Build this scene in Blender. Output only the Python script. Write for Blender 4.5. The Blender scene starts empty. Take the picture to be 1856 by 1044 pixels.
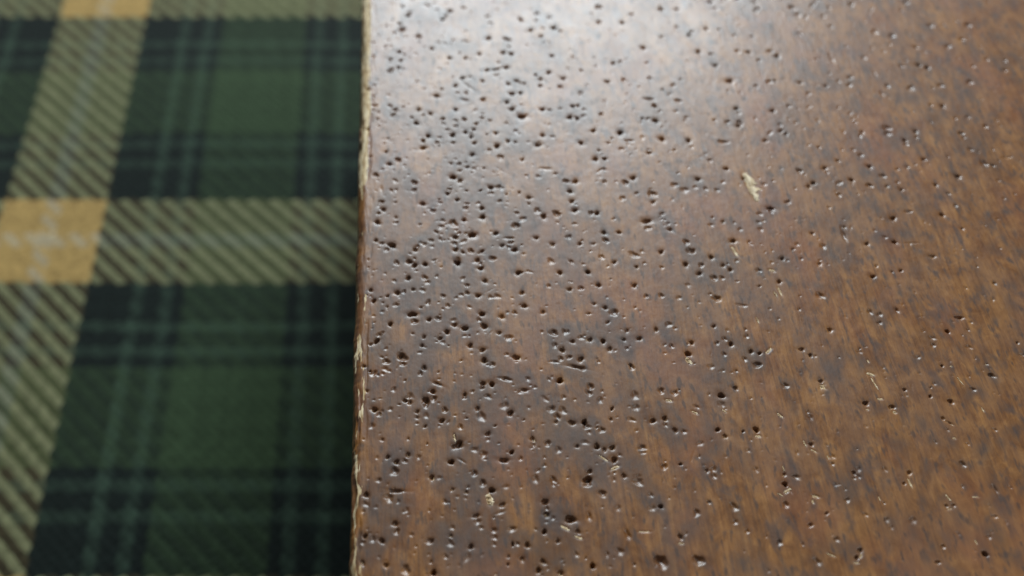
import bpy, math, random
import numpy as np

rng = np.random.default_rng(7)
random.seed(7)
MM = 0.001
scene = bpy.context.scene

# ------------------------------------------------------------------ camera
HB = 114.0                 # camera height above the board top, mm
THICK = 100.0               # board thickness, mm
PITCH = math.atan(2483 / 1723)
cam_d = bpy.data.cameras.new("camera")
cam = bpy.data.objects.new("camera", cam_d)
scene.collection.objects.link(cam)
cam.location = (0, 0, HB * MM)
cam.rotation_euler = (math.pi / 2 - PITCH, 0, 0)
cam_d.sensor_fit = 'HORIZONTAL'
cam_d.sensor_width = 36
cam_d.lens = 36 * 1723 / 1856
cam_d.shift_x = 228 / 1856
cam_d.clip_start = 0.005
cam_d.clip_end = 20
cam_d.dof.use_dof = True
cam_d.dof.focus_distance = 0.129
cam_d.dof.aperture_fstop = 33.42 / 2.6
scene.camera = cam

# ------------------------------------------------------------------ light
world = bpy.data.worlds.new("World")
scene.world = world
world.use_nodes = True
bg = world.node_tree.nodes["Background"]
bg.inputs[0].default_value = (0.97, 0.98, 1.0, 1)
bg.inputs[1].default_value = 0.06


def area_light(name, az, el, dist, sx, sy, power, colour, target=(0.045, 0.10, 0.0)):
    ld = bpy.data.lights.new(name, 'AREA')
    ld.shape = 'RECTANGLE'
    ld.size, ld.size_y = sx, sy
    ld.energy = power
    ld.color = colour
    lo = bpy.data.objects.new(name, ld)
    scene.collection.objects.link(lo)
    a, e = math.radians(az), math.radians(el)
    d = np.array([math.sin(a) * math.cos(e), math.cos(a) * math.cos(e), math.sin(e)])
    lo.location = np.array(target) + d * dist
    from mathutils import Vector
    lo.rotation_euler = Vector(d).to_track_quat('Z', 'Y').to_euler()
    return lo


area_light("window_light", 5, 31.5, 1.1, 0.66, 0.53, 18.6, (0.84, 0.945, 1.0))
area_light("side_fill_light", 105, 52, 1.3, 0.6, 0.6, 3.2, (1.0, 0.93, 0.84))  # added fill lamp, no known source; makes the cloth fall off towards the board

vs = scene.view_settings
vs.view_transform = 'Standard'
vs.look = 'None'
vs.exposure = 0.0
vs.gamma = 1.0
vs.use_curve_mapping = False


# ------------------------------------------------------------------ helpers
def new_obj(name, data, parent=None, **props):
    o = bpy.data.objects.new(name, data)
    scene.collection.objects.link(o)
    o.parent = parent
    for k, v in props.items():
        o[k] = v
    return o


def grid_mesh(name, co, mat, attrs=None, colour=None, mask=None, smooth=True):
    """co: (ny, nx, 3) metres. Quads facing +z when y rows and x columns ascend."""
    ny, nx = co.shape[:2]
    idx = np.arange(ny * nx).reshape(ny, nx)
    q = np.stack([idx[:-1, :-1], idx[:-1, 1:], idx[1:, 1:], idx[1:, :-1]], -1).reshape(-1, 4)
    return quad_mesh(name, co.reshape(-1, 3), q, mat, attrs, colour, smooth)


def quad_mesh(name, v, q, mat, attrs=None, colour=None, smooth=True):
    me = bpy.data.meshes.new(name)
    me.vertices.add(len(v))
    me.vertices.foreach_set("co", np.ascontiguousarray(v, dtype=np.float32).ravel())
    me.loops.add(q.size)
    me.loops.foreach_set("vertex_index", np.ascontiguousarray(q, dtype=np.int32).ravel())
    me.polygons.add(len(q))
    me.polygons.foreach_set("loop_start", np.arange(0, q.size, 4, dtype=np.int32))
    me.update(calc_edges=True)
    me.polygons.foreach_set("use_smooth", np.full(len(q), smooth, dtype=bool))
    for k, a in (attrs or {}).items():
        at = me.attributes.new(k, 'FLOAT', 'POINT')
        at.data.foreach_set("value", np.ascontiguousarray(a, dtype=np.float32).ravel())
    if colour is not None:
        at = me.attributes.new("yarn_colour", 'FLOAT_COLOR', 'POINT')
        at.data.foreach_set("color", np.ascontiguousarray(colour, dtype=np.float32).ravel())
    me.materials.append(mat)
    me.update()
    return me


def noise2(xs, ys, sx, sy, seed, octaves=1):
    """smooth value noise in -1..1 on the tensor grid ys x xs"""
    out = 0
    amp, tot = 1.0, 0.0
    r = np.random.default_rng(seed)
    for o in range(octaves):
        fx = (xs - xs.min()) / sx + 3.3
        fy = (ys - ys.min()) / sy + 3.7
        L = r.uniform(-1, 1, (int(fy.max()) + 3, int(fx.max()) + 3))
        ix, iy = fx.astype(int), fy.astype(int)
        tx, ty = fx - ix, fy - iy
        tx = tx * tx * tx * (tx * (tx * 6 - 15) + 10)
        ty = (ty * ty * ty * (ty * (ty * 6 - 15) + 10))[:, None]
        A = L[iy] * (1 - ty) + L[iy + 1] * ty
        out = out + amp * (A[:, ix] * (1 - tx) + A[:, ix + 1] * tx)
        tot += amp
        amp *= 0.5
        sx, sy = sx / 2, sy / 2
    return out / tot


def sstep(a, b, x):
    t = np.clip((x - a) / (b - a), 0, 1)
    return t * t * (3 - 2 * t)


class NT:
    def __init__(self, name):
        self.m = bpy.data.materials.new(name)
        self.m.use_nodes = True
        self.t = self.m.node_tree
        self.b = self.t.nodes["Principled BSDF"]

    def n(self, typ, ins=None, **kw):
        nd = self.t.nodes.new(typ)
        for k, v in kw.items():
            setattr(nd, k, v)
        for k, v in (ins or {}).items():
            if isinstance(v, bpy.types.NodeSocket):
                self.t.links.new(v, nd.inputs[k])
            else:
                nd.inputs[k].default_value = v
        return nd

    def set(self, k, v):
        if isinstance(v, bpy.types.NodeSocket):
            self.t.links.new(v, self.b.inputs[k])
        else:
            self.b.inputs[k].default_value = v

    def mapping(self, scale, rot=(0, 0, 0)):
        tc = self.n("ShaderNodeTexCoord")
        return self.n("ShaderNodeMapping", {"Vector": tc.outputs["Object"], "Scale": scale, "Rotation": rot}).outputs[0]

    def noise(self, vec, scale=1.0, detail=3.0, rough=0.5, dist=0.0):
        return self.n("ShaderNodeTexNoise", {"Vector": vec, "Scale": scale, "Detail": detail,
                                             "Roughness": rough, "Distortion": dist}).outputs[0]

    def ramp(self, fac, stops):
        r = self.n("ShaderNodeValToRGB", {"Fac": fac})
        cr = r.color_ramp
        while len(cr.elements) < len(stops):
            cr.elements.new(0.5)
        for e, (p, c) in zip(cr.elements, stops):
            e.position = p
            e.color = c if len(c) == 4 else (*c, 1)
        return r.outputs[0]

    def mix(self, fac, a, b, mode='MIX'):
        nd = self.n("ShaderNodeMix", data_type='RGBA', blend_type=mode)
        for k, v in ((0, fac), (6, a), (7, b)):
            if isinstance(v, bpy.types.NodeSocket):
                self.t.links.new(v, nd.inputs[k])
            else:
                nd.inputs[k].default_value = v if k == 0 or len(v) == 4 else (*v, 1)
        return nd.outputs[2]

    def math(self, op, a, b=0.0, clamp=False):
        nd = self.n("ShaderNodeMath", operation=op, use_clamp=clamp)
        for i, v in enumerate((a, b)):
            if isinstance(v, bpy.types.NodeSocket):
                self.t.links.new(v, nd.inputs[i])
            else:
                nd.inputs[i].default_value = v
        return nd.outputs[0]

    def attr(self, name):
        return self.n("ShaderNodeAttribute", attribute_name=name)


# ------------------------------------------------------------------ materials
def wood_material():
    w = NT("varnished_wood")
    # slow wander of the grain
    base = w.mapping((1000, 1000, 1000))           # millimetres
    wob = w.n("ShaderNodeTexNoise", {"Vector": w.mapping((60, 22, 60)), "Scale": 1.0, "Detail": 2.0})
    wv = w.n("ShaderNodeVectorMath", {0: wob.outputs[1], 1: (0.5, 0.5, 0.5)}, operation='SUBTRACT')
    wv = w.n("ShaderNodeVectorMath", {0: wv.outputs[0], 1: (2.4, 0.0, 0.0)}, operation='MULTIPLY')
    vec = w.n("ShaderNodeVectorMath", {0: base, 1: wv.outputs[0]}, operation='ADD').outputs[0]

    def stretched(sx, sy):
        return w.n("ShaderNodeMapping", {"Vector": vec, "Scale": (sx, sy, sx)}).outputs[0]

    fibre = w.noise(stretched(2.0, 0.20), 1.0, 4.0, 0.65)
    streak = w.noise(stretched(0.40, 0.06), 1.0, 3.0, 0.55)
    blotch = w.noise(stretched(0.13, 0.085), 1.0, 4.0, 0.62, 0.8)
    mott = w.noise(stretched(0.42, 0.30), 1.0, 5.0, 0.68, 0.7)
    fleck = w.noise(stretched(1.25, 0.42), 1.0, 2.0, 0.5)

    smudge = w.noise(stretched(0.34, 0.15), 1.0, 4.0, 0.62, 0.5)
    pores = w.noise(stretched(1.9, 0.035), 1.0, 3.0, 0.6)
    amber = w.noise(stretched(0.20, 0.10), 1.0, 4.0, 0.6, 0.6)
    tone = w.math('ADD', w.math('MULTIPLY', fibre, 0.34), w.math('MULTIPLY', streak, 0.18))
    tone = w.math('ADD', tone, w.math('MULTIPLY', mott, 0.48))
    col = w.ramp(tone, [(0.36, (0.108, 0.039, 0.010)), (0.45, (0.182, 0.070, 0.016)),
                        (0.52, (0.245, 0.101, 0.024)), (0.63, (0.365, 0.165, 0.042))])
    am = w.ramp(amber, [(0.50, (0, 0, 0)), (0.62, (1, 1, 1))])
    col = w.mix(w.math('MULTIPLY', am, 0.36), col, (0.335, 0.155, 0.046))
    po = w.ramp(pores, [(0.34, (1, 1, 1)), (0.44, (0, 0, 0))])
    col = w.mix(w.math('MULTIPLY', po, 0.38), col, (0.075, 0.030, 0.012))
    smu = w.ramp(smudge, [(0.54, (0, 0, 0)), (0.66, (1, 1, 1))])
    col = w.mix(w.math('MULTIPLY', smu, 0.72), col, (0.086, 0.050, 0.038))
    # purplish grey ageing in soft patches, strongest along the worn side
    sep = w.n("ShaderNodeSeparateXYZ", {0: base})
    side = w.n("ShaderNodeMapRange", {"Value": sep.outputs[0], "From Min": 15.0, "From Max": 85.0, "To Min": 0.62, "To Max": 0.25})
    age = w.ramp(blotch, [(0.43, (0, 0, 0)), (0.62, (1, 1, 1))])
    col = w.mix(w.math('MULTIPLY', age, side.outputs[0]), col, (0.148, 0.077, 0.047))
    red = w.ramp(w.noise(stretched(0.09, 0.06), 1.0, 3.0, 0.55), [(0.5, (0, 0, 0)), (0.68, (1, 1, 1))])
    col = w.mix(w.math('MULTIPLY', red, 0.45), col, (0.230, 0.072, 0.024))
    # dark flecks along the grain
    fl = w.ramp(fleck, [(0.57, (0, 0, 0)), (0.70, (1, 1, 1))])
    col = w.mix(w.math('MULTIPLY', fl, 0.72), col, (0.050, 0.026, 0.018))
    # shaped stains
    st = w.attr("stain").outputs["Fac"]
    st = w.math('MULTIPLY', st, w.ramp(mott, [(0.32, (0.25, 0.25, 0.25)), (0.62, (1, 1, 1))]), clamp=True)
    col = w.mix(w.math('MULTIPLY', st, 0.84), col, (0.062, 0.040, 0.033))
    # bare wood
    raw = w.attr("raw").outputs["Fac"]
    rc = w.ramp(w.noise(stretched(3.0, 0.5), 1.0, 3.0, 0.6),
                [(0.36, (0.30, 0.17, 0.07)), (0.48, (0.58, 0.43, 0.23)), (0.60, (0.78, 0.65, 0.43))])
    torn = w.math('MULTIPLY', w.math('SUBTRACT', w.noise(stretched(3.2, 0.42), 1.0, 4.0, 0.65), 0.5), 1.9)
    rawm = w.math('ADD', w.math('MULTIPLY', raw, 1.2), w.math('SUBTRACT', torn, 0.58))
    rawm = w.math('MULTIPLY', rawm, 3.0, clamp=True)
    col = w.mix(rawm, col, rc)
    w.set("Base Color", col)
    rough = w.math('ADD', w.math('MULTIPLY', mott, 0.22), w.math('MULTIPLY', blotch, 0.24))
    rough = w.math('ADD', rough, 0.225)
    rough = w.math('ADD', rough, w.math('MULTIPLY', fl, 0.06))
    rough = w.math('SUBTRACT', rough, w.math('MULTIPLY', w.attr("gloss").outputs["Fac"], 0.04))
    rough = w.math('ADD', rough, w.math('MULTIPLY', rawm, 0.35), clamp=True)
    w.set("Roughness", rough)
    w.set("IOR", 1.52)
    w.set("Coat Weight", w.math('SUBTRACT', 0.22, w.math('MULTIPLY', rawm, 0.22), clamp=True))
    w.set("Coat Roughness", 0.22)
    peel = w.noise(stretched(1.1, 0.7), 1.0, 3.0, 0.55)
    hb = w.math('ADD', w.math('MULTIPLY', fibre, 0.55), w.math('MULTIPLY', peel, 0.9))
    hb = w.math('ADD', hb, w.math('MULTIPLY', w.noise(stretched(5.5, 0.55), 1.0, 2.0, 0.5), 0.30))
    bump = w.n("ShaderNodeBump", {"Height": hb, "Strength": 0.45, "Distance": 0.00009})
    w.set("Normal", bump.outputs[0])
    w.t.links.new(bump.outputs[0], w.b.inputs["Coat Normal"])
    return w.m


def bare_wood_material():
    w = NT("bare_splintered_wood")
    v = w.mapping((2600, 480, 2600))
    nz = w.noise(v, 1.0, 3.0, 0.6)
    w.set("Base Color", w.ramp(nz, [(0.36, (0.27, 0.15, 0.06)), (0.46, (0.52, 0.38, 0.21)), (0.58, (0.78, 0.65, 0.45))]))
    w.set("Roughness", 0.62)
    b = w.n("ShaderNodeBump", {"Height": nz, "Strength": 0.5, "Distance": 0.00006})
    w.set("Normal", b.outputs[0])
    return w.m


def yarn_material():
    w = NT("woven_wool_yarn")
    c = w.attr("yarn_colour").outputs["Color"]
    nz = w.noise(w.mapping((900, 900, 900)), 1.0, 3.0, 0.6)
    heather = w.ramp(nz, [(0.3, (0.72, 0.72, 0.72)), (0.7, (1.25, 1.25, 1.25))])
    w.set("Base Color", w.mix(1.0, c, heather, 'MULTIPLY'))
    w.set("Roughness", 0.85)
    w.set("Specular IOR Level", 0.12)
    w.set("Sheen Weight", 0.05)
    w.set("Sheen Roughness", 0.5)
    b = w.n("ShaderNodeBump", {"Height": w.noise(w.mapping((4200, 4200, 4200)), 1.0, 2.0, 0.6),
                               "Strength": 0.6, "Distance": 0.0002})
    w.set("Normal", b.outputs[0])
    return w.m


def table_material():
    w = NT("dark_table")
    nz = w.noise(w.mapping((40, 6, 40)), 1.0, 4.0, 0.6)
    w.set("Base Color", w.ramp(nz, [(0.3, (0.03, 0.022, 0.016)), (0.7, (0.07, 0.05, 0.035))]))
    w.set("Roughness", 0.5)
    return w.m


M_WOOD, M_BARE, M_YARN, M_TABLE = wood_material(), bare_wood_material(), yarn_material(), table_material()

# ------------------------------------------------------------------ supporting surface under the cloth
tv = np.array([[-0.5, -0.2, 0], [0.6, -0.2, 0], [0.6, 0.6, 0], [-0.5, 0.6, 0]], dtype=float)
tv[:, 2] = -(THICK + 1.6) * MM
new_obj("table", quad_mesh("table", tv, np.array([[0, 1, 2, 3]]), M_TABLE), kind="structure")

# ------------------------------------------------------------------ plaid cloth: real 2/2 twill
HC = HB + THICK
CT = math.cos(PITCH)
PITCHY = 0.0790 * HC / CT / 19 * 1.005          # one yarn, mm
X_EDGE = (270 - 700) * HC / (1961 * CT)  # near/right edge of a tan stripe
Y_EDGE = HC * 1723 / (1989 * CT * CT) - HC * math.tan(PITCH)

TAN = (0.375, 0.248, 0.088)
PALE = (0.42, 0.345, 0.22)
DARK = (0.0075, 0.0125, 0.0105)
LIGHT = (0.033, 0.056, 0.038)
GREEN = (0.034, 0.058, 0.027)
half = [DARK] * 8 + [LIGHT] * 2 + [DARK] * 3 + [LIGHT] * 2 + [DARK] * 2
SETT = half + [GREEN] * 18 + half[::-1] + [TAN] * 8 + [PALE] * 3 + [TAN] * 8     # 71 yarns
NS = len(SETT)
NAP = 0.10      # share of the crossing colour brushed over tan yarns
NAP_DARK = 0.38
OLIVE = (0.190, 0.192, 0.100)
PALE_GREEN = (0.215, 0.225, 0.145)


def weave(axis):
    i0 = math.floor((-190 - X_EDGE) / PITCHY)
    i1 = math.ceil((38 - X_EDGE) / PITCHY)
    j0 = math.floor((45 - Y_EDGE) / PITCHY)
    j1 = math.ceil((315 - Y_EDGE) / PITCHY)
    A, R, W = 0.15, 0.22, 0.60
    lo, hi = (i0, i1) if axis == 0 else (j0, j1)
    mlo, mhi = (j0, j1) if axis == 0 else (i0, i1)
    t = np.arange(mlo * 2, mhi * 2 + 1) / 2.0
    c = np.linspace(-1, 1, 5)
    vs_, qs_, cs_, off = [], [], [], 0
    r = np.random.default_rng(11 + axis)
    for k in range(lo, hi):
        ph = 2 * math.pi * (t + k - 0.5) / 4
        und = np.cos(ph)
        und = np.sign(und) * np.abs(und) ** 0.7
        wob = 0.05 * np.sin(t * 0.31 + r.uniform(0, 6)) + r.normal(0, 0.02, t.shape)
        zc = (A if axis == 0 else -A) * und
        up = (und if axis == 0 else -und)
        wd = W * (1.0 + 0.10 * up)
        across = (k + 0.5) + wob[:, None] + wd[:, None] * c[None, :]
        z = zc[:, None] + R * np.sqrt(np.clip(1 - 0.92 * c[None, :] ** 2, 0, 1)) - R * 0.6
        z = z + r.normal(0, 0.015, z.shape)
        along = np.repeat(t[:, None], 5, 1)
        if axis == 0:
            x, y = across * PITCHY + X_EDGE, along * PITCHY + Y_EDGE
        else:
            x, y = along * PITCHY + X_EDGE, across * PITCHY + Y_EDGE
        z = z + 0.5 * np.sin(x * 0.045 + 0.6) * np.cos(y * 0.038 + 1.1)
        v = np.stack([x * MM, y * MM, (z - THICK - 0.9) * MM], -1)
        n = len(t)
        idx = np.arange(n * 5).reshape(n, 5) + off
        q = np.stack([idx[:-1, :-1], idx[:-1, 1:], idx[1:, 1:], idx[1:, :-1]], -1).reshape(-1, 4)
        if axis == 0:
            pass
        else:
            q = q[:, ::-1]
        # warp sequence counts rightwards from the stripe's right edge, weft towards the viewer
        s = SETT[k % NS] if axis == 0 else SETT[(-k - 1) % NS]
        g = r.uniform(0.86, 1.12)
        kk = np.floor(t - 0.001).astype(int)
        other = np.array([SETT[m % NS] if axis == 1 else SETT[(-m - 1) % NS] for m in kk])
        own = np.tile(np.array(s), (len(t), 1))
        cool = other[:, 0] < 0.2                    # over a dark yarn the light one shows greener
        if s == TAN:
            own[cool] = OLIVE
        elif s == PALE:
            own[cool] = PALE_GREEN
        nap = NAP if s in (TAN, PALE) else np.where(other[:, :1] < 0.2, NAP_DARK, NAP)
        mixc = (1 - nap) * own + nap * other        # brushed nap: fibres of the crossing yarn lie over it
        col = np.ones((n, 5, 4))
        col[..., :3] = (mixc * g)[:, None, :]
        col = col.reshape(-1, 4)
        vs_.append(v.reshape(-1, 3)); qs_.append(q); cs_.append(col)
        off += n * 5
    return np.concatenate(vs_), np.concatenate(qs_), np.concatenate(cs_)


cloth = new_obj("plaid_cloth", None, label="green, black and tan plaid woven cloth with diagonal twill lines, beside the wooden board",
                category="cloth")
cloth.location = (0, 0, 0)
for ax, nm in ((0, "warp_yarns"), (1, "weft_yarns")):
    v, q, c = weave(ax)
    new_obj(nm, quad_mesh(nm, v, q, M_YARN, colour=c), cloth, kind="stuff")

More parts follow.
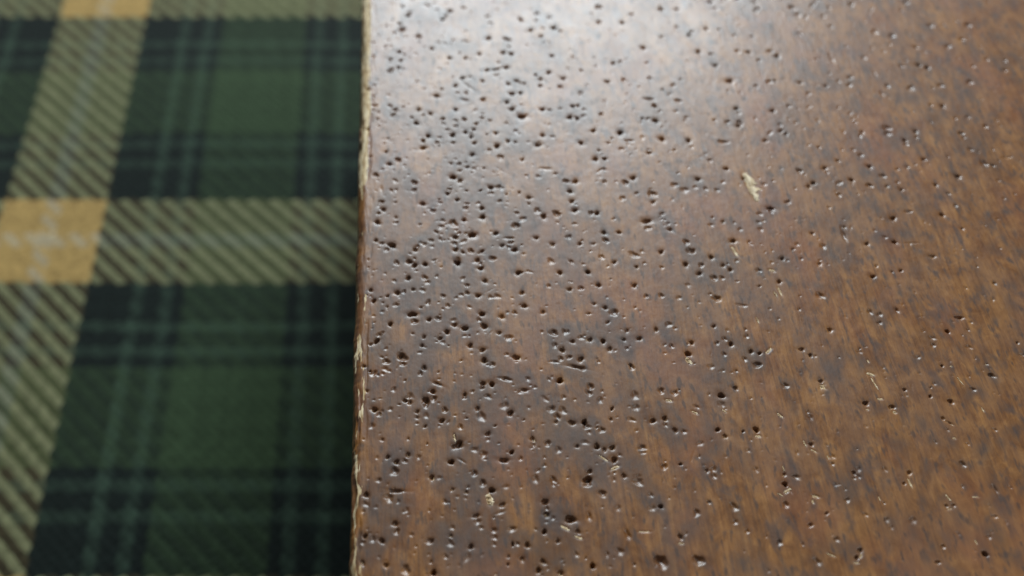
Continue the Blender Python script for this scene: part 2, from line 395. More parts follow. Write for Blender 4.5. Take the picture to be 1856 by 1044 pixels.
# ------------------------------------------------------------------ worm-eaten board
# d: flight hole, s: shallow dent, p: torn pale fibres, t: dark stain -- x, y, radius [, elongation, angle] in mm on the board
MARKS = """
d21.08,37.15,0.483 d5.73,37.24,0.483 d18.42,37.52,0.484 d25.05,38.06,0.444 d-0.02,38.15,0.404 d14.78,38.24,0.202 d-2.82,38.43,0.324,1.5,-80 
d16.55,38.89,0.365 d57.39,39.07,0.325 d58.08,39.96,0.392 d10.38,40.46,0.45 d17.33,40.65,0.45 d21.13,41.12,0.328 d36.34,41.68,0.35,1.5,-80 
d-2.59,41.78,0.411 d7.97,41.78,0.309 d19.59,42.35,0.371 d23.74,42.35,0.413 d1.09,43.4,0.539 d23,43.98,0.707,1.3,-21 d11.23,44.37,0.375,1.7,5 
d20.08,44.56,0.5 d34.56,45.64,0.356 d70.57,45.7,0.302 d71.49,45.78,0.268 d14.59,45.83,0.336,2,21 d20.06,46.23,0.504,1.4,0 d-2.57,47.22,0.507 
d10.17,47.52,0.296 d1.3,47.68,0.254,6,-2 d13.4,47.82,0.508 d8.39,47.88,0.297 d50.94,48.62,0.425 d25.77,49.23,0.682,1.2,0 d5.85,49.54,0.47 
d30.51,49.74,0.385 d51.16,49.95,0.299 d60.19,50.15,0.385 d67.26,50.19,0.377 d26.2,50.36,0.386 d38.05,51.39,0.258 d1.32,51.7,0.431 d8.41,51.7,0.474 
d15.3,51.91,0.432,1.8,-5 d29.58,52.01,0.561 d0.17,52.37,0.346 d2.82,52.68,0.433 d16.35,53.06,0.347 d28.5,53.43,0.391 d29.52,53.69,0.479 
d27.59,53.8,0.392 d8.82,53.86,0.348 d27.52,54.07,0.349 d9.52,54.18,0.654,1.3,22 d55.68,54.18,0.349 d19.22,54.92,0.394,1.4,-81 d44.62,55.35,0.373 
d13.41,55.68,0.483 d38.21,56.22,0.308,2,-58 d48.95,56.32,0.44,1.3,-81 d43.84,56.32,0.374 d74.9,57.25,0.202,4,-33 d24.67,57.31,0.354,2.2,-27 
d26.36,57.41,0.531 d7.39,57.63,0.443 d35.49,57.63,0.487 d74.24,57.95,0.324 d37.13,57.96,0.488 d4.1,58.07,0.266 d1.76,58.18,0.133 d16.58,58.74,0.579 
d4.15,58.96,0.334 d-1.56,59.25,0.536 d12.24,59.4,0.402 d67.93,59.69,0.429,1.3,-22 d64.57,60.23,0.43,1.3,-11 d3.18,60.3,0.359 d76.11,60.5,0.431,1.3,-11 
d5.39,60.64,0.629,1.2,-63 d45.35,61.43,0.586 d10.64,61.54,0.338 d6.33,62,0.452 d-2.65,62.11,0.271 d18.75,62.23,0.271,3,-9 d70.42,62.32,0.29 
d47.5,62.57,0.408 d14.41,63.15,0.454 d6.97,63.19,0.25,3.5,-22 d13.2,63.26,0.454 d59.4,63.61,0.387 d23.75,63.72,0.546 d83.1,64.54,0.475,1.4,-11 
d26.03,65.9,0.276,4.5,-10 d-3.06,66.02,0.299 d76.75,66.04,0.221 d13.58,66.9,0.6 d27,67.13,0.508 d18.04,67.37,0.509,1.5,-12 d59.03,67.73,0.347 
d42.01,67.97,0.464,1.3,-12 d52.01,68.05,0.302 d50.89,68.33,0.395 d13.43,68.58,0.465 d24.57,68.58,0.465 d58.03,68.7,0.326,1.8,-6 d31.25,68.77,0.419 
d5.01,69.3,0.326 d11.74,69.3,0.466 d-2.21,69.5,0.233 d48.34,69.55,0.467 d42.86,69.79,0.397 d88.6,69.79,0.262 d26.18,69.99,0.374 d30.47,70.04,0.421 
d28.62,70.28,0.468 d33.44,70.28,0.328 d35.66,70.48,0.422 d5.32,70.72,0.328 d15.94,71.39,0.353 d8.59,71.56,0.471 d79.38,71.66,0.377 d34.07,71.76,0.306 
d62.82,71.89,0.472 d11.14,72.13,0.378,1.8,-6 d13.91,72.51,0.567,1.3,-18 d46.52,72.51,0.331 d9.69,72.71,0.426 d0.57,72.88,0.403 d83.27,73.16,0.228 
d6.12,73.64,0.38 d81.85,73.97,0.343,2.6,-10 d16.51,74.14,0.476 d3.7,74.53,0.525,1.7,-10 d13.71,74.58,0.477 d22.47,74.91,0.382 d31.52,75.68,0.383 
d19.89,75.99,0.48 d30,76.32,0.288 d-1.85,76.84,0.385 d13.31,77.75,0.411 d19.76,78.27,0.387 d1.6,78.27,0.533 d11.76,78.27,0.339 d-2.3,78.75,0.34 
d26.74,78.88,0.388 d36.29,79.59,0.438 d31.07,79.64,0.438 d57.64,80.26,0.415 d14.48,80.39,0.44 d3.25,80.92,0.49 d71.65,81.19,0.392 d46.21,81.73,0.442 
d19.5,81.87,0.491 d25.64,81.87,0.442 d29.79,82,0.443 d76.09,82.27,0.276 d50.89,82.41,0.394 d14.02,82.68,0.444 d4.21,83.22,0.494 d50,83.22,0.371 
d5.76,83.41,0.42 d44.47,83.41,0.495 d10.59,83.77,0.644 d33.92,83.77,0.371 d3.4,83.91,0.595 d13.59,84.18,0.496 d48.53,84.73,0.423 
d81.61,84.9,0.398,1.5,0 d41.21,85.71,0.424 d14.35,85.85,0.35 d19.28,86.12,0.55 d10.42,86.12,0.45 d4.33,86.12,0.45 d17.44,86.91,0.401 
d0.87,86.97,0.602,1.4,-41 d25.08,87.16,0.427 d29.23,87.25,0.377 d72.52,87.25,0.402 d76.74,87.59,0.443 d52.45,87.81,0.503 d-1.6,87.87,0.352 
d22.72,88.38,0.404 d10.45,88.52,0.555 d13.02,88.95,0.708 d16.65,89.24,0.43 d64.73,89.24,0.304 d33.1,89.38,0.431 d35.42,89.44,0.355 d43.27,89.96,0.381 
d69.99,90.45,0.285 d-1.39,91.4,0.562 d39.94,91.61,0.613,1.5,0 d11.96,91.84,0.384 d77.97,92.19,0.574 d14.85,92.43,0.513 d24.24,92.58,0.564 
d85.7,92.9,0.493 d32.56,93.17,0.411 d-1.17,93.17,0.308 d29.18,93.76,0.515 d-0.49,93.91,0.464 d14.83,94.14,0.439 d59.53,94.14,0.464,1.5,-6 
d5.64,95.1,0.518 d41.58,95.4,0.363 d28.92,95.55,0.467 d11.1,95.85,0.312 d22.27,96.31,0.442 d18.84,96.97,0.209 d9.64,97.16,0.418 d28.85,97.58,0.471 
d81.02,97.95,0.335 d16.48,98.38,0.524 d86.72,98.93,0.378 d67.55,99.37,0.447 d29.96,99.62,0.527 d11.7,99.83,0.475 d73.71,99.99,0.422 
d49.41,100.14,0.475 d56.7,100.3,0.317 d39.19,100.36,0.528 d10.59,100.55,0.635 d90.84,100.68,0.55,1.3,-37 d-0.62,102.19,0.213 d54.36,102.34,0.399 
d70.13,102.5,0.479 d12.99,102.66,0.32 d77.39,102.82,0.469 d0.45,103.3,0.454 d72.63,104.08,0.293 d86.58,104.38,0.391 d33.74,104.42,0.537 
d35.18,104.42,0.376 d13.91,105.37,0.485 d42.59,105.76,0.431 d-0.03,105.95,0.324 d34.53,106.28,0.27 d6.01,106.84,0.541 d70.35,107,0.271 
d18.05,107.26,0.596 d24.73,107.49,0.597 d31.8,107.92,0.489 d14.41,107.92,0.38 d21.09,108.09,0.272 d19.9,108.32,0.408 d61.98,108.48,0.381 
d49.46,108.48,0.49 d84.82,108.55,0.397 d45.14,108.82,0.6 d6.85,109.48,0.492 d25.66,109.65,0.438 d10.91,109.72,0.547 d65.74,109.98,0.329 
d18.02,110.09,0.383 d38.52,110.22,0.603 d13.04,110.32,0.384 d78.35,110.38,0.35 d87.22,110.53,0.45 d34.16,110.66,0.439 d65.05,110.66,0.384 
d14.44,110.93,0.33 d-3.1,111.16,0.44 d58.31,111.84,0.469 d4.95,112.42,0.47 d44.76,112.97,0.609 d30.62,113.72,0.555 d22.58,113.9,0.667,1.3,-27 
d7.38,114.59,0.418 d64.77,115.28,0.447 d5.46,115.53,0.475 d11.64,115.53,0.391 d26.21,115.56,0.503 d21.13,115.63,0.559 d58.78,115.81,0.391 
d31.36,116.33,0.392 d32.25,116.44,0.336 d93.64,116.44,0.493 d20.37,117.28,0.45 d8.55,118.81,0.452,1.6,0 d-2.18,118.81,0.226 d21.38,119.28,0.51 
d22.86,119.46,0.368 d9.49,120.43,0.284 d-3.25,120.43,0.512 d75.31,121.22,0.342 d26.39,121.26,0.399 d11.88,121.26,0.428 d20.95,121.7,0.4 
d71.06,122.06,0.372 d16.53,122.43,0.343 d59.02,122.43,0.572,1.6,0 d22.39,122.5,0.429 d30.5,123.05,0.459 d13.16,123.16,0.402 d28.16,124.53,0.49 
d17.51,125.13,0.405 d19.07,125.35,0.26,4,14 d2.11,125.77,0.347 d20.86,125.77,0.521 d94.11,125.79,0.51 d57.36,126.33,0.406 d92.8,126.48,0.511 
d39.64,126.89,0.407 d2.52,127.54,0.379 d11.1,128.22,0.409 d29.12,128.76,0.41 d68.69,128.8,0.497 d21.99,129.18,0.41 d20.61,129.56,0.528 
d2.28,129.76,0.411 d63.85,129.76,0.411 d55.03,129.83,0.499 d8.06,130.61,0.383 d45.49,130.84,0.53 d93.79,131.07,0.377 d18.27,133.35,0.594 
d27.69,133.94,0.387 d26.02,135.53,0.419,1.6,46 d57.57,135.94,0.39 d30.17,136.14,0.6 d42.7,137.55,0.452 d24.39,138.41,0.393,2,-61 d10.22,138.49,0.423 
d10.85,139.51,0.273,2.2,63 d3.95,139.55,0.546 d11.66,140.79,0.548 d53.23,141.29,0.397 d59.76,143.39,0.43 d67.94,143.39,0.369 p57.21,38.41,0.162,4,0 
p57.97,39.29,0.228,2,51 p54.36,39.37,0.163,3,-15 p54.28,39.44,0.183,3.4,-20 p36.28,40.84,0.184,2,0 p72.65,41.01,0.23,1.6,-80 p23.74,41.59,0.288,2,-21 
p32.03,42.35,0.186,5,0 p22.22,42.83,0.372,2,-31 p70.81,45.3,0.134,4,8 p53.86,46.25,0.168,2,-85 p53.96,46.33,0.168,2.4,-85 p13.04,46.52,0.505,1.3,-81 
p62.41,46.72,0.236,1.8,-81 p71.17,46.8,0.236,2.2,-71 p74.66,46.88,0.152,4,0 p54.27,46.96,0.304,1.7,-11 p54.42,47.02,0.338,1.8,-21 
p49.95,47.22,0.211,2,-31 p51.01,47.72,0.381,1.8,31 p66.9,48.81,0.306,2.6,-81 p51.26,50.77,0.172,2.4,-85 p29.52,50.87,0.387,2,27 
p28.16,52.22,0.259,3.4,-37 p57.4,52.37,0.178,2,-85 p55.74,53.27,0.261,2.2,-32 p54.89,54.29,0.239,2,-81 p74.7,55.07,0.28 p8.98,55.19,0.307,2.5,-81 
p48.93,55.35,0.351,1.4,0 p52.59,58.41,0.356,1.6,-43 p68.05,58.8,0.285 p41.25,58.85,0.312,1.8,-33 p68.04,58.95,0.285 p45.28,59.07,0.268,1.4,-43 
p79.99,59.25,0.25,1.5,-81 p64.5,59.26,0.244 p38.08,60.64,0.359,1.6,-11 p66.68,60.86,0.288,1.5,0 p59.46,62.69,0.408,1.4,-44 p59.39,62.78,0.363,1.8,44 
p66.65,63.24,0.254,5,-77 p78.46,63.61,0.146,5,-68 p66.51,64.73,0.439,1.3,-11 p77.95,65.95,0.184 p41.9,66.78,0.461,1.2,-63 p66.79,66.8,0.221,1.6,-86 
p53.4,68.46,0.372,2,44 p52.97,73.51,0.19,3,-82 p56.57,78.01,0.242,2,-82 p57.34,78.54,0.339,3,-82 p57.01,82.27,0.394,1.4,-24 p52.27,85.85,0.4,2.6,-74 
p57.51,98.6,0.787,2.6,-81 s46.19,37.43,0.322 s2.32,37.52,0.604 s33.43,38.52,0.81 s52.41,38.52,0.526 s37.98,38.7,0.689 s9.85,38.98,0.365,1.8,60 
s7.23,39.16,0.325 s5.15,39.44,0.203 s23.22,39.44,0.366 s3.43,39.63,0.163 s28.55,39.81,0.53 s72.06,39.96,0.228 s68.35,40.41,0.327 s13.23,40.74,0.287 
s51.16,40.74,0.246 s7.84,40.84,0.491 s-2.86,40.93,0.328 s48.37,40.93,0.41 s-0.48,41.12,0.246 s19.75,41.12,0.205 s-1.67,41.31,0.411 s13.37,41.59,0.37 
s74.41,41.61,0.362 s29.85,41.87,0.412,1.6,-80 s70.75,42.07,0.33 s1.27,42.35,0.413 s44.74,42.35,0.289 s15.56,42.63,0.372,1.6,0 s8.19,42.83,0.331 
s11.79,42.83,0.289 s62.74,42.83,0.331 s11.37,43.59,0.415 s65.69,43.75,0.498 s59.98,44.52,0.334 s14.14,44.76,0.188,6,21 s38.93,44.76,0.459 
s20.16,45.34,0.293 s29.13,45.34,0.419 s-1.33,45.54,0.293 s43.75,45.54,0.545 s50.37,45.83,0.42 s-2.65,45.93,0.378 s7.39,46.23,0.294 s1.48,46.23,0.294 
s58.21,46.42,0.379 s10.04,46.72,0.253 s0.35,46.72,0.59 s9.01,46.92,0.253 s33.53,47.12,0.338 s27.42,47.32,0.507 s77.51,47.68,0.305,3,-81 
s10.39,48.12,0.212 s79.5,48.16,0.238 s21.32,48.52,0.297 s25.68,48.52,0.34,1.5,0 s57.27,48.52,0.34 s12.32,48.73,0.468 s32.2,48.93,0.639 
s-0.97,49.13,0.341 s21.38,49.13,0.469 s19.1,49.23,0.512 s60.6,49.62,0.342 s42.05,49.74,0.385 s11.34,50.05,0.428 s1.03,50.36,0.514,1.3,0 
s42.12,50.56,0.472 s47.67,50.56,0.386 s60.8,50.61,0.446 s64.25,50.61,0.378 s35.87,50.97,0.43 s5.35,51.18,0.172 s20.43,51.18,0.258 s74.54,51.35,0.448 
s57.66,51.39,0.301 s2.38,51.8,0.345 s9.71,51.91,0.173,4,-37 s17.43,52.12,0.302 s4.19,52.32,0.346 s20.54,52.32,0.195 s44.12,52.43,0.216 
s57.94,52.43,0.433 s12.64,52.64,0.52 s33.39,52.95,0.217,2.4,0 s22.48,53.33,0.435 s33.4,53.65,0.348,2,5 s19.25,54.07,0.305 s17.3,54.07,0.218 
s76.18,54.2,0.239 s21.12,54.28,0.436 s72.01,54.49,0.279 s13.35,54.82,0.306 s26.77,55.89,0.308 s28.48,56.22,0.44 s74.21,56.25,0.281 s80.48,56.25,0.321 
s9.82,56.65,0.353 s-1.99,56.76,0.441 s4.08,57.2,0.221 s32.64,57.74,0.266,2.4,-11 s56.56,58.05,0.405 s12.67,58.18,0.577,1.3,-90 s22.78,58.18,0.444 
s5.33,58.29,0.4 s23.67,59.07,0.535 s7.84,59.18,0.402 s0.53,59.29,0.335 s22.1,59.29,0.536 s19.13,59.52,0.268 s33.5,59.52,0.492 s15.85,59.74,0.581 
s41.52,59.74,0.268 s45.16,59.96,0.537 s28.85,60.64,0.449 s6.4,60.86,0.45 s21.45,60.86,0.315,2,-53 s23.98,61.09,0.315 s33.67,61.32,0.586 
s70.38,61.41,0.252 s27.48,61.77,0.451 s39.07,61.77,0.451 s11.67,62,0.271 s37.32,62.11,0.452 s79.71,62.32,0.398 s27.79,62.69,0.499 s54.36,62.92,0.454 
s16.25,63.96,0.319,3,-11 s-1.15,64.54,0.274 s4.67,64.77,0.366 s46.32,65.24,0.275 s-0.13,65.48,0.413 s27.03,65.59,0.413 s33.91,65.71,0.413 
s44.8,65.83,0.414 s14.66,66.18,0.414 s51.24,66.18,0.552 s2.24,66.3,0.414 s-0.02,66.66,0.461 s23.24,66.66,0.208,4,-6 s29.42,66.66,0.231 
s24.21,67.13,0.37 s2.21,67.37,0.694 s25.37,67.37,0.37 s73.81,67.37,0.37 s16.74,67.85,0.278 s47.06,67.85,0.324 s33.64,68.82,0.279 
s81.48,69.01,0.335,1.6,0 s39.94,69.18,0.326 s23.61,69.3,0.42 s76.59,69.3,0.373 s46.38,69.67,0.327 s7.95,69.79,0.374 s17.24,70.53,0.563 
s50.79,70.77,0.329 s-0.97,71.02,0.376 s-0.55,71.39,0.282 s23.61,71.39,0.565 s76.01,71.66,0.264 s40.13,72.76,0.473 s70.2,73.06,0.341 s4,73.26,0.474 
s13.23,73.56,0.332 s7.4,73.77,0.428 s70.62,74.47,0.42 s18.41,74.78,0.334 s32.59,74.78,0.525,1.4,0 s69.38,74.88,0.42 s8.86,75.99,0.336 
s51.19,76.06,0.336,2.4,-6 s47.88,77.23,0.579 s42.42,77.36,0.386 s15.06,77.49,0.338 s16.1,77.62,0.435 s37.72,77.62,0.338 s39.9,77.75,0.387 
s62.98,77.75,0.58 s10.87,77.88,0.338 s2.57,78.4,0.339 s5.28,78.67,0.437 s28.39,79.06,0.389 s23.76,79.46,0.292 s11.82,79.59,0.341 s5.66,80.92,0.441 
s48.18,80.92,0.49 s49.38,80.92,0.343 s21.05,82,0.197,3,0 s55.04,82.27,0.394 s40.84,82.81,0.296 s46.75,83.22,0.395 s1.52,83.63,0.446 s24.49,83.91,0.545 
s52.18,84.05,0.298 s15.83,84.46,0.497 s58.96,84.46,0.447 s32.16,84.73,0.447 s37,85.15,0.448,2.2,-36 s12.68,85.85,0.449 s45.58,85.85,0.599 
s18.42,86.54,0.351 s6.91,86.68,0.301 s65.75,86.68,0.501 s5.75,87.11,0.351 s61.94,87.11,0.351 s10.29,87.25,0.452 s-0.7,87.25,0.352 
s79.1,87.36,0.161,9,0 s45.32,87.53,0.503 s6.76,87.81,0.403 s33.24,87.81,0.453 s33.04,88.1,0.353 s18.54,88.24,0.277,3.5,-6 s69.51,88.38,0.242,5,-86 
s75.58,88.49,0.323 s27.62,88.52,0.454 s69.51,88.95,0.354,4,-86 s11.05,89.24,0.304 s7.66,89.38,0.304 s74.42,89.75,0.284 s57.09,89.96,0.406 
s53.96,89.96,0.355 s70.92,90.22,0.163,4,66 s39.91,90.24,0.407,1.5,0 s8.49,90.53,0.356 s19.75,90.68,0.611 s49.67,90.82,0.357 s10.22,91.11,0.663 
s43.19,91.11,0.255 s1.57,91.26,0.306 s57.07,91.4,0.357 s8.64,91.7,0.358 s20.99,91.99,0.512 s26.3,93.02,0.617 s31.62,93.02,0.36 s42.53,93.02,0.36 
s57.6,93.02,0.411 s20.17,93.17,0.36 s31.55,93.31,0.36 s59.49,93.46,0.309 s80.66,93.49,0.288,2.4,0 s23.37,93.61,0.566 s7.21,93.61,0.412 
s12.3,94.2,0.413 s88.42,94.68,0.331 s14.31,95.1,0.363 s8.3,95.25,0.363 s-0.84,95.4,0.467 s62.48,95.4,0.415 s17.69,95.55,0.363 s96.52,96.12,0.291 
s36.89,96.15,0.468 s70.91,96.85,0.375 s41.68,97.06,0.678 s16.4,97.16,0.418 s4.36,97.83,0.419 s-0.73,97.83,0.262,4,-86 s46.83,97.83,0.576,1.3,-19 
s51.97,97.83,0.366 s9.91,97.98,0.367 s50.27,98.13,0.367 s48.69,98.44,0.367 s17.66,98.5,0.42 s76.22,98.81,0.462 s45.49,98.9,0.526 s59.72,99.06,0.368 
s4.44,99.37,0.526 s37.82,99.37,0.526 s71.66,99.37,0.421 s34.54,99.52,0.369 s28.44,99.68,0.474 s96.94,99.8,0.337 s1.34,99.83,0.369 s24.13,100.61,0.423 
s22.3,100.77,0.318 s78.88,100.8,0.466 s-1.68,100.93,0.477 s3.52,100.99,0.265 s26.95,101.24,0.318 s11.72,101.87,0.319 s65.93,101.87,0.478 
s14.03,102.19,0.426 s34.77,102.19,0.372 s25.39,102.25,0.346,3.5,0 s11.66,103.3,0.374 s96,103.46,0.642 s52.13,104.1,0.375 s1.89,104.16,0.536 
s18.44,104.74,0.591 s100.1,104.74,0.301,3,13 s76.67,105.26,0.442 s16.73,106.28,0.432 s75.8,106.45,0.296 s94.84,106.45,0.444 s49.67,107,0.325 
s84.76,107.64,0.347 s10.89,107.92,0.38 s23.16,108.09,0.326 s54.98,108.15,0.435,2,0 s39.59,108.32,0.381,2.4,0 s42.02,109.15,0.382 s86.9,109.16,0.299 
s94.68,109.16,0.349 s27.28,109.25,0.382 s82.5,110.07,0.6 s94.55,110.07,0.45 s75.34,110.38,0.3 s21.35,110.49,0.439 s82.65,111.3,0.652 
s99.12,111.61,0.402 s11.48,111.67,0.386 s65.25,112.01,0.386 s14.88,112.18,0.386 s19.94,112.35,0.331 s67.96,112.52,0.276 s56.64,112.69,0.442 
s11.46,112.97,0.388 s71.78,113.01,0.303 s12.96,113.21,0.443 s9.38,113.38,0.388 s42.67,113.38,0.333 s15.94,113.55,0.388 s50.04,113.72,0.333 
s96.96,113.79,0.405 s32.7,113.9,0.278 s32.98,114.07,0.333 s35.87,114.41,0.39 s77.54,114.59,0.278 s59.05,114.76,0.334 s48.54,115.11,0.391 
s27.39,115.39,0.391 s1.47,115.46,0.447 s29.25,115.74,0.335 s71.1,116.16,0.224,3,27 s0.6,116.33,0.448 s67.77,116.33,0.392 s45.03,116.51,0.392 
s49.35,117.57,0.563 s13.17,117.74,0.45,1.7,0 s16.37,117.85,0.507 s44.39,117.99,0.366,3,0 s84.28,119.28,0.226,4,-79 s71.78,119.35,0.396 
s13.57,119.42,0.397 s12.11,119.42,0.397 s33.06,119.53,0.453 s89.54,120.57,0.546,1.5,27 s14.16,120.97,0.256,7,-46 s29.72,120.97,0.399,1.5,-68 
s63.28,121.15,0.399 s94.86,121.3,0.547 s49.12,121.33,0.456 s100.25,122.17,0.549 s37.77,122.25,0.4 s38.04,122.25,0.4 s65.75,122.25,0.515 
s40.78,122.72,0.401 s45.44,123.05,0.43 s14.46,123.35,0.402 s79.97,123.35,0.459 s25.81,123.9,0.345 s84.52,124.24,0.23,5,-83 s0.54,124.76,0.462 
s107.27,125.13,0.416 s102.24,126.18,0.371 s45.53,126.89,0.378 s40.91,127.27,0.349 s65.17,127.65,0.35 s78.1,127.84,0.292,4,-76 s105.15,127.84,0.42 
s83.83,128.3,0.467 s78.11,128.76,0.234,4,-76 s57.14,129.18,0.41 s62.01,129.95,0.47 s67.65,129.95,0.529 s99.52,131.23,0.566 s10.39,131.7,0.295,1.8,-83 
s-2.41,132.28,0.296 s13.99,132.48,0.267,3.5,0 s11.88,132.79,0.386 s21.64,132.95,0.534 s102.6,133.11,0.475 s5.68,133.66,0.654 s62.21,134.06,0.387 
s90.48,134.06,0.572 s54.24,134.14,0.417 s74.06,134.66,0.358 s87.67,135.01,0.622 s31.22,135.33,0.359,1.6,-29 s2.78,135.65,0.599 s59.87,135.65,0.299 
s52.35,136.26,0.42 s80.13,136.46,0.36 s98.28,136.78,0.481 s104.99,136.94,0.577 s18.71,137.35,0.422 s38.46,137.67,0.482 s29.61,138.9,0.424 
s79.54,139.31,0.364 s75.04,139.72,0.607 s44.71,139.84,0.395 s27.49,139.92,0.547 s9.33,141.13,0.305 s50.31,141.29,0.549 s38.98,141.79,0.672 
s74.46,141.79,0.611 s81.28,141.79,0.367 s78.06,142,0.367 s7.75,142.21,0.367 s85.61,142.63,0.49 s85.38,142.88,0.393 s95.78,143.22,0.442 
s61.93,143.26,0.307 t33.4,38.34,1.618,1.4,0 t43.33,38.34,1.416 t52.42,38.34,0.971 t38.31,38.52,1.215 t52.1,38.7,1.013 t76.92,38.93,1.298 
t-1.67,41.31,0.821 t75.11,41.91,1.482,1.3,-80 t62.97,43.6,0.83,1.8,-80 t65.69,43.75,0.997 t77.29,46.25,1.513,1.3,0 t0.92,47.12,1.266,1.8,0 
t13.8,48.12,1.272,1.3,-81 t32.55,48.12,1.484 t12.46,51.18,1.721,1.3,-81 t74.52,51.27,1.033 t67.09,54.1,1.392,1.3,-81 t42.86,54.33,1.746,1.8,-85 
t71.72,54.68,0.997 t83.1,56.06,1.204,1.6,22 t71.12,57.25,1.009,1.5,-72 t23.62,58.63,1.558,2,-33 t12.89,58.63,0.89 t33.43,60.41,2.019,2,-86 
t5.79,60.64,1.123 t20.71,61.54,1.578,2,-33 t79.66,61.95,0.903 t54.72,63.15,1.362 t16.46,64.07,1.596,3,-11 t61.42,65.48,1.376,2,-81 t82.84,65.85,0.919 
t51.34,66.18,1.611 t73.69,66.99,1.108 t2.24,67.13,1.386,1.5,0 t62.9,67.37,1.11,2.4,64 t75.91,67.76,0.927 t24.47,68.58,1.627 t40.17,73.01,1.895,1.6,34 
t69.82,74.07,1.142,1.3,-82 t90.13,76.11,1.344 t63.17,79.33,1.459 t58.96,84.46,1.242,1.5,0 t91.21,86.12,1.4 t45.55,87.53,1.76 t78.8,89.29,1.418,1.5,-36 
t85.13,90.91,0.815 t57.16,91.26,1.276 t82.56,93.97,1.031 t71.58,99.06,1.315 t68.2,100.8,1.27 t76.36,101.56,1.486,1.5,-82 t66.49,102.19,1.596 
t96.05,103.08,1.068 t96.19,104.08,0.977 t76.59,104.96,0.981 t93.62,106.74,1.727 t82.88,107.64,1.238,1.8,-83 t82.73,110.07,1.249 t90.55,112.85,1.514 
t91.24,113.38,1.996 t88.46,118.42,1.806,1.4,0 t94.39,119.28,1.359,1.4,-83 t79.91,122.47,1.374 t109.29,133.43,1.664 t95.16,133.74,1.428 
t90.48,134.06,1.191,1.4,0 t114.64,143.22,1.474 
"""
marks = []
for tok in MARKS.split():
    p = [float(a) for a in tok[1:].split(',')]
    if tok[0] == 'p':
        p[2] *= 0.95 + 0.6 * float(sstep(0.35, 0.6, p[2]))
    marks.append((tok[0], p[0], p[1], p[2], p[3] if len(p) > 3 else 1.0, math.radians(p[4]) if len(p) > 3 else 0.0))
# many more pin-pricks, thicker towards the worn left side
for k in range(1600):
    x = rng.uniform(-3, 119) if rng.random() < 0.45 else min(rng.exponential(30.0) - 3.0, 118)
    y = rng.uniform(34, 147)
    marks.append(('s' if rng.random() < 0.72 else 'd', x, y, 0.10 + min(rng.exponential(0.075), 0.25), rng.uniform(1, 1.8), rng.uniform(0, 3.14)))
for k in range(900):    # dark flecks in the sounder wood
    x = 20 + 100 * math.sqrt(rng.random())
    marks.append(('t', x, rng.uniform(34, 147), 0.22 + min(rng.exponential(0.22), 0.9), rng.uniform(1.0, 3.2), rng.normal(1.57, 0.35)))
for k in range(60):     # short scratches
    marks.append(('s', rng.uniform(0, 116), rng.uniform(34, 147), rng.uniform(0.05, 0.10), rng.uniform(8, 26),
                  rng.normal(1.3, 0.6)))

XE, BEV, DROP = -4.55, 1.45, 1.5
STEP = 0.13
wall_z = np.array([-THICK, -55, -28, -18, -11, -7, -5, -3.6, -2.6])
phi = np.linspace(math.pi / 2, 0, 22)
fx = np.arange(XE + BEV + STEP, 121, STEP)
mx = fx[-1] + np.cumsum(np.concatenate([np.full(12, 0.5), np.full(10, 1.5), np.full(8, 4.0)]))
xs_p = np.concatenate([np.full(len(wall_z), XE), XE + BEV - BEV * np.sin(phi), fx, mx])
zs_p = np.concatenate([wall_z, -DROP * (1 - np.cos(phi)), np.zeros(len(fx) + len(mx))])
nxn = np.concatenate([np.full(len(wall_z), -1.0), -np.sin(phi), np.zeros(len(fx) + len(mx))])
nzn = np.concatenate([np.zeros(len(wall_z)), np.cos(phi), np.ones(len(fx) + len(mx))])
ncw, ncb = len(wall_z), len(phi)
# a strictly growing coordinate for the noise
ss = xs_p.copy()
ss[:ncw] = XE - 0.4 * np.arange(ncw, 0, -1)
ys_f = np.arange(33, 148.5, STEP)
lo_m = ys_f[0] - np.cumsum(np.concatenate([np.full(10, 0.5), np.full(12, 1.5)]))[::-1]
hi_m = ys_f[-1] + np.cumsum(np.concatenate([np.full(12, 0.5), np.full(10, 1.5), np.full(8, 4.0)]))
ysg = np.concatenate([lo_m, ys_f, hi_m])
NX, NY = len(xs_p), len(ysg)

h = 0.020 * noise2(ss, ysg, 9, 14, 1, 2) + 0.010 * noise2(ss, ysg, 1.6, 3.0, 2, 2)
deep = np.zeros((NY, NX))
raw = np.zeros((NY, NX))
stain = np.zeros((NY, NX))
gloss = np.zeros((NY, NX))        # varnish pooled in the dents
xcol = xs_p.copy()
xcol[:ncw] = -1e3
top0 = ncw                       # first column that is not wall


def window(x, y, ext):
    a = max(top0, np.searchsorted(xcol, x - ext))
    b = np.searchsorted(xcol, x + ext)
    c = np.searchsorted(ysg, y - ext)
    d = np.searchsorted(ysg, y + ext)
    return slice(c, d), slice(a, b)


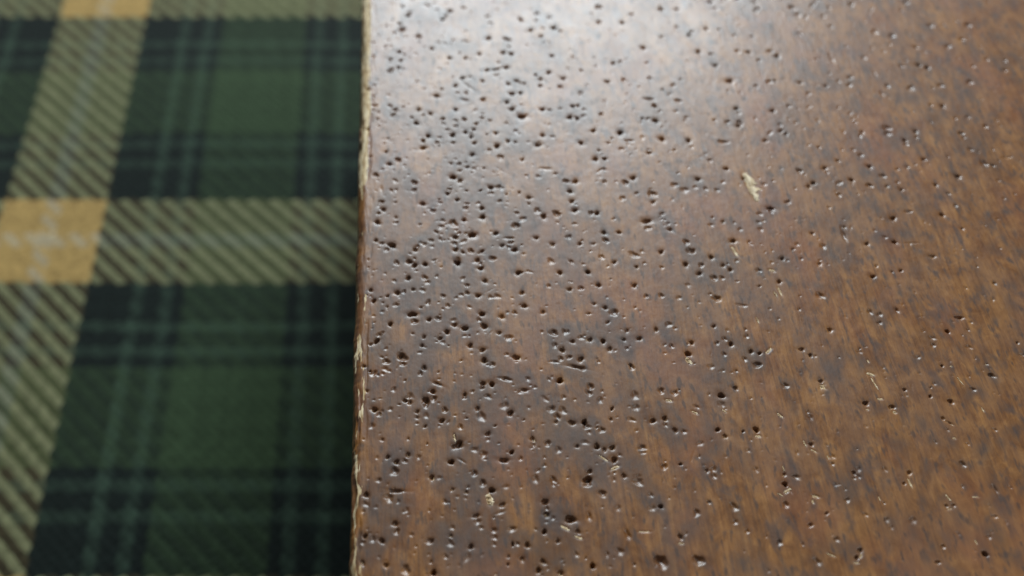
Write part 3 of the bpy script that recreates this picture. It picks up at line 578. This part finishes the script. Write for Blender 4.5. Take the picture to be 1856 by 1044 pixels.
for kind, x, y, r, e, a in marks:
    ext = r * max(e, 1.0) * 2.6 + 0.3
    sy, sx = window(x, y, ext)
    if sy.stop - sy.start < 2 or sx.stop - sx.start < 2:
        continue
    X, Y = np.meshgrid(xs_p[sx] - x, ysg[sy] - y)
    U = X * math.cos(a) + Y * math.sin(a)
    V = -X * math.sin(a) + Y * math.cos(a)
    an = np.arctan2(V, U / e)
    wob = 1 + 0.13 * np.cos(2 * an + rng.uniform(0, 6)) + 0.10 * np.cos(3 * an + rng.uniform(0, 6)) \
        + 0.06 * np.cos(5 * an + rng.uniform(0, 6))
    rho = np.sqrt((U / e) ** 2 + V ** 2) / (r * wob)
    if kind == 'd':
        sc = 0.74 - 0.08 * float(sstep(0.3, 0.6, r))
        rho = rho / sc
        r = r * sc
        na = rng.normal(-math.pi / 2, 0.5)              # tunnels mostly run in at a slant
        side = np.clip((X * math.cos(na) + Y * math.sin(na)) / (r * 0.9), -1, 1) * 0.5 + 0.5
        if rng.random() < 0.22:
            D, lo_, hi_ = min(r * rng.uniform(2.0, 3.0), 2.0), 0.55, 1.15
        else:
            D = r * rng.uniform(0.85, 1.5)
            lo_ = 0.70 - 0.75 * side
            hi_ = 1.12 + 0.22 * side
        pit = -D * (1 - sstep(lo_, hi_, rho))
        deep[sy, sx] = np.minimum(deep[sy, sx], pit)
        h[sy, sx] -= 0.30 * r * np.exp(-(rho / 1.5) ** 2)
        gloss[sy, sx] = np.maximum(gloss[sy, sx], np.exp(-(rho / 1.7) ** 4))
        if rng.random() < 0.6:                          # bare wood inside the bore
            raw[sy, sx] = np.maximum(raw[sy, sx], rng.uniform(0.35, 0.6) * (1 - sstep(0.6, 1.0, rho)))
        if rng.random() < 0.2:
            raw[sy, sx] = np.maximum(raw[sy, sx], 0.7 * np.exp(-((rho - 1.05) / 0.18) ** 2) * (Y < 0.1 * r))
    elif kind == 's':
        rho = rho / 0.88
        r = r * 0.88
        dp = r * rng.uniform(0.30, 0.72)
        # the bowl is deeper towards one side, as chewed wood is
        q = np.clip(1 - (rho / 1.35) ** 2, 0, 1)
        tilt = 1 + 0.45 * np.clip((X * math.cos(a + 1) + Y) / r, -1, 1)
        h[sy, sx] -= dp * q ** 1.5 * tilt
        gloss[sy, sx] = np.maximum(gloss[sy, sx], np.exp(-(rho / 1.5) ** 4))
    elif kind == 'p':
        m = np.exp(-((np.abs(U) / (r * e)) ** 3 + (np.abs(V) / (0.62 * r)) ** 3) * 1.4)
        raw[sy, sx] = np.maximum(raw[sy, sx], m)
        h[sy, sx] -= 0.10 * m
    elif kind == 't':
        m = np.exp(-(rho / 0.85) ** 2 * 0.9)
        stain[sy, sx] = np.maximum(stain[sy, sx], m)
cnt = np.zeros((NY, NX))
for kind, x, y, r, e, a in marks:
    if kind in 'ds' and r > 0.25:
        sy, sx = window(x, y, 4.5)
        X, Y = np.meshgrid(xs_p[sx] - x, ysg[sy] - y)
        cnt[sy, sx] += np.exp(-(X ** 2 + (0.7 * Y) ** 2) / (2 * 1.3 ** 2))
gn = noise2(ss, ysg, 2.6, 4.0, 51, 3)
stain = np.maximum(stain, 0.9 * sstep(1.0, 2.7, cnt + 1.5 * gn))
del cnt, gn
h = np.minimum(h + deep, np.maximum(h, -0.6) + deep)
h[:, :ncw] = 0

# worn, splintered arris
bw = np.zeros(NX)
bw[ncw:ncw + ncb] = np.linspace(1, 0.35, ncb)
nb = 12
bw[ncw + ncb:ncw + ncb + nb] = np.linspace(0.33, 0.0, nb)
fib = noise2(ss, ysg, 0.35, 3.2, 21, 2)
chip = noise2(ss, ysg, 0.7, 5.0, 22, 2)
h -= bw[None, :] * (0.08 + 0.13 * np.abs(fib) + 0.34 * sstep(0.12, 0.6, chip))
shift = 0.26 * noise2(np.array([0., 1]), ysg, 1, 5.5, 31, 2)[:, :1] + 0.22 * noise2(np.array([0., 1]), ysg, 1, 1.1, 32, 3)[:, :1]
edge_w = np.concatenate([np.full(ncw, 0.4), np.linspace(1, 0.5, ncb), np.linspace(0.5, 0, 25), np.zeros(NX - ncw - ncb - 25)])
# how much varnish has been rubbed off along the arris
wear_y = 0.20 + 0.80 * sstep(95, 101, ysg) + 0.29 * (1 - sstep(76, 82, ysg)) + 0.14 * (1 - sstep(38, 41, ysg))
wn = noise2(ss, ysg, 0.4, 3.0, 41, 3)
wn2 = noise2(ss, ysg, 0.45, 2.2, 42, 2)
bandpos = np.zeros(NX)
bandpos[ncw - 1:ncw + ncb + 8] = 1
prof = np.zeros(NX)
prof[ncw:ncw + ncb] = np.interp(np.linspace(0, 1, ncb), [0, 0.25, 0.55, 0.8, 1], [0.25, 0.8, 1, 1, 0.85])
prof[ncw + ncb:ncw + ncb + 5] = np.linspace(0.7, 0, 5)
rm = sstep(0.50, 0.66, prof[None, :] * wear_y[:, None] + 0.42 * wn + 0.26 * wn2)
raw = np.maximum(raw, rm * (bandpos[None, :] > 0))

co = np.empty((NY, NX, 3))
co[..., 0] = xs_p[None, :] + nxn[None, :] * h + shift * edge_w[None, :]
co[..., 1] = ysg[:, None]
co[..., 2] = zs_p[None, :] + nzn[None, :] * h
co *= MM

board = new_obj("wooden_board", None,
                label="thick brown varnished wooden board riddled with woodworm holes, its left edge worn pale",
                category="board")


def piece(name, a, b, **kw):
    me = grid_mesh(name, co[:, a:b + 1], M_WOOD, {"raw": raw[:, a:b + 1], "stain": stain[:, a:b + 1], "gloss": gloss[:, a:b + 1]})
    return new_obj(name, me, board, **kw)


piece("side_face", 0, ncw)
piece("worn_edge", ncw, ncw + ncb + 3, label="pale splintered arris where the varnish is worn off")
piece("top_surface", ncw + ncb + 3, NX - 1)
# remaining faces of the slab
x0, x1 = XE * MM, xs_p[-1] * MM
y0, y1 = ysg[0] * MM, ysg[-1] * MM
zb = -THICK * MM
v = np.array([[x0, y0, 0], [x1, y0, 0], [x1, y1, 0], [x0, y1, 0], [x0, y0, zb], [x1, y0, zb], [x1, y1, zb], [x0, y1, zb]])
v[:4, 2] = -2.4 * MM
q = np.array([[4, 5, 1, 0], [5, 6, 2, 1], [6, 7, 3, 2], [7, 6, 5, 4]])
new_obj("underside", quad_mesh("underside", v, q, M_WOOD, {"raw": np.zeros(8), "stain": np.zeros(8)}, smooth=False), board)

# torn-up pale fibres standing out of the surface
def surf_z(x, y):
    i = min(np.searchsorted(xs_p[ncw:], x) + ncw, NX - 1)
    j = min(np.searchsorted(ysg, y), NY - 1)
    return float(h[j, i]) if deep[j, i] > -0.1 else -0.1


for kind, x, y, r, e, a in marks:
    if kind != 'p':
        continue
    L, Wd = r * max(e, 1.1) * 1.05, r * 0.66
    nl, nw = 17, 6
    tt = np.linspace(-1, 1, nl)
    cc = np.linspace(-1, 1, nw)
    env = (1 - np.abs(tt) ** 2.2) ** 0.6 * (1 + 0.35 * rng.normal(0, 1, nl).clip(-1.2, 1.2))
    bend = 0.18 * r * np.sin(tt * rng.uniform(1, 2.5) + rng.uniform(0, 6))
    u = np.repeat(tt[:, None] * L, nw, 1) + rng.normal(0, 0.06 * r, (nl, nw))
    vv = env[:, None] * Wd * cc[None, :] + bend[:, None] + rng.normal(0, 0.09 * r, (nl, nw)) + 0.16 * r * rng.normal(0, 1, nl)[:, None]
    zz = (1 - cc[None, :] ** 2) * env[:, None] * r * 0.13 + rng.normal(0, 0.025 * r, (nl, nw))
    zz += 0.05 * r * np.clip(tt, 0, 1)[:, None]
    rim = np.ones((nl, nw)); rim[:, 0] = rim[:, -1] = 0; rim[0] = rim[-1] = 0
    zz = np.where(rim > 0, zz + 0.015, -0.16)
    P = np.stack([(u * math.cos(a) - vv * math.sin(a)) * MM, (u * math.sin(a) + vv * math.cos(a)) * MM, zz * MM], -1)
    o = new_obj("splinter", grid_mesh("splinter", P, M_BARE), board)
    o.location = (x * MM, y * MM, surf_z(x, y) * MM)
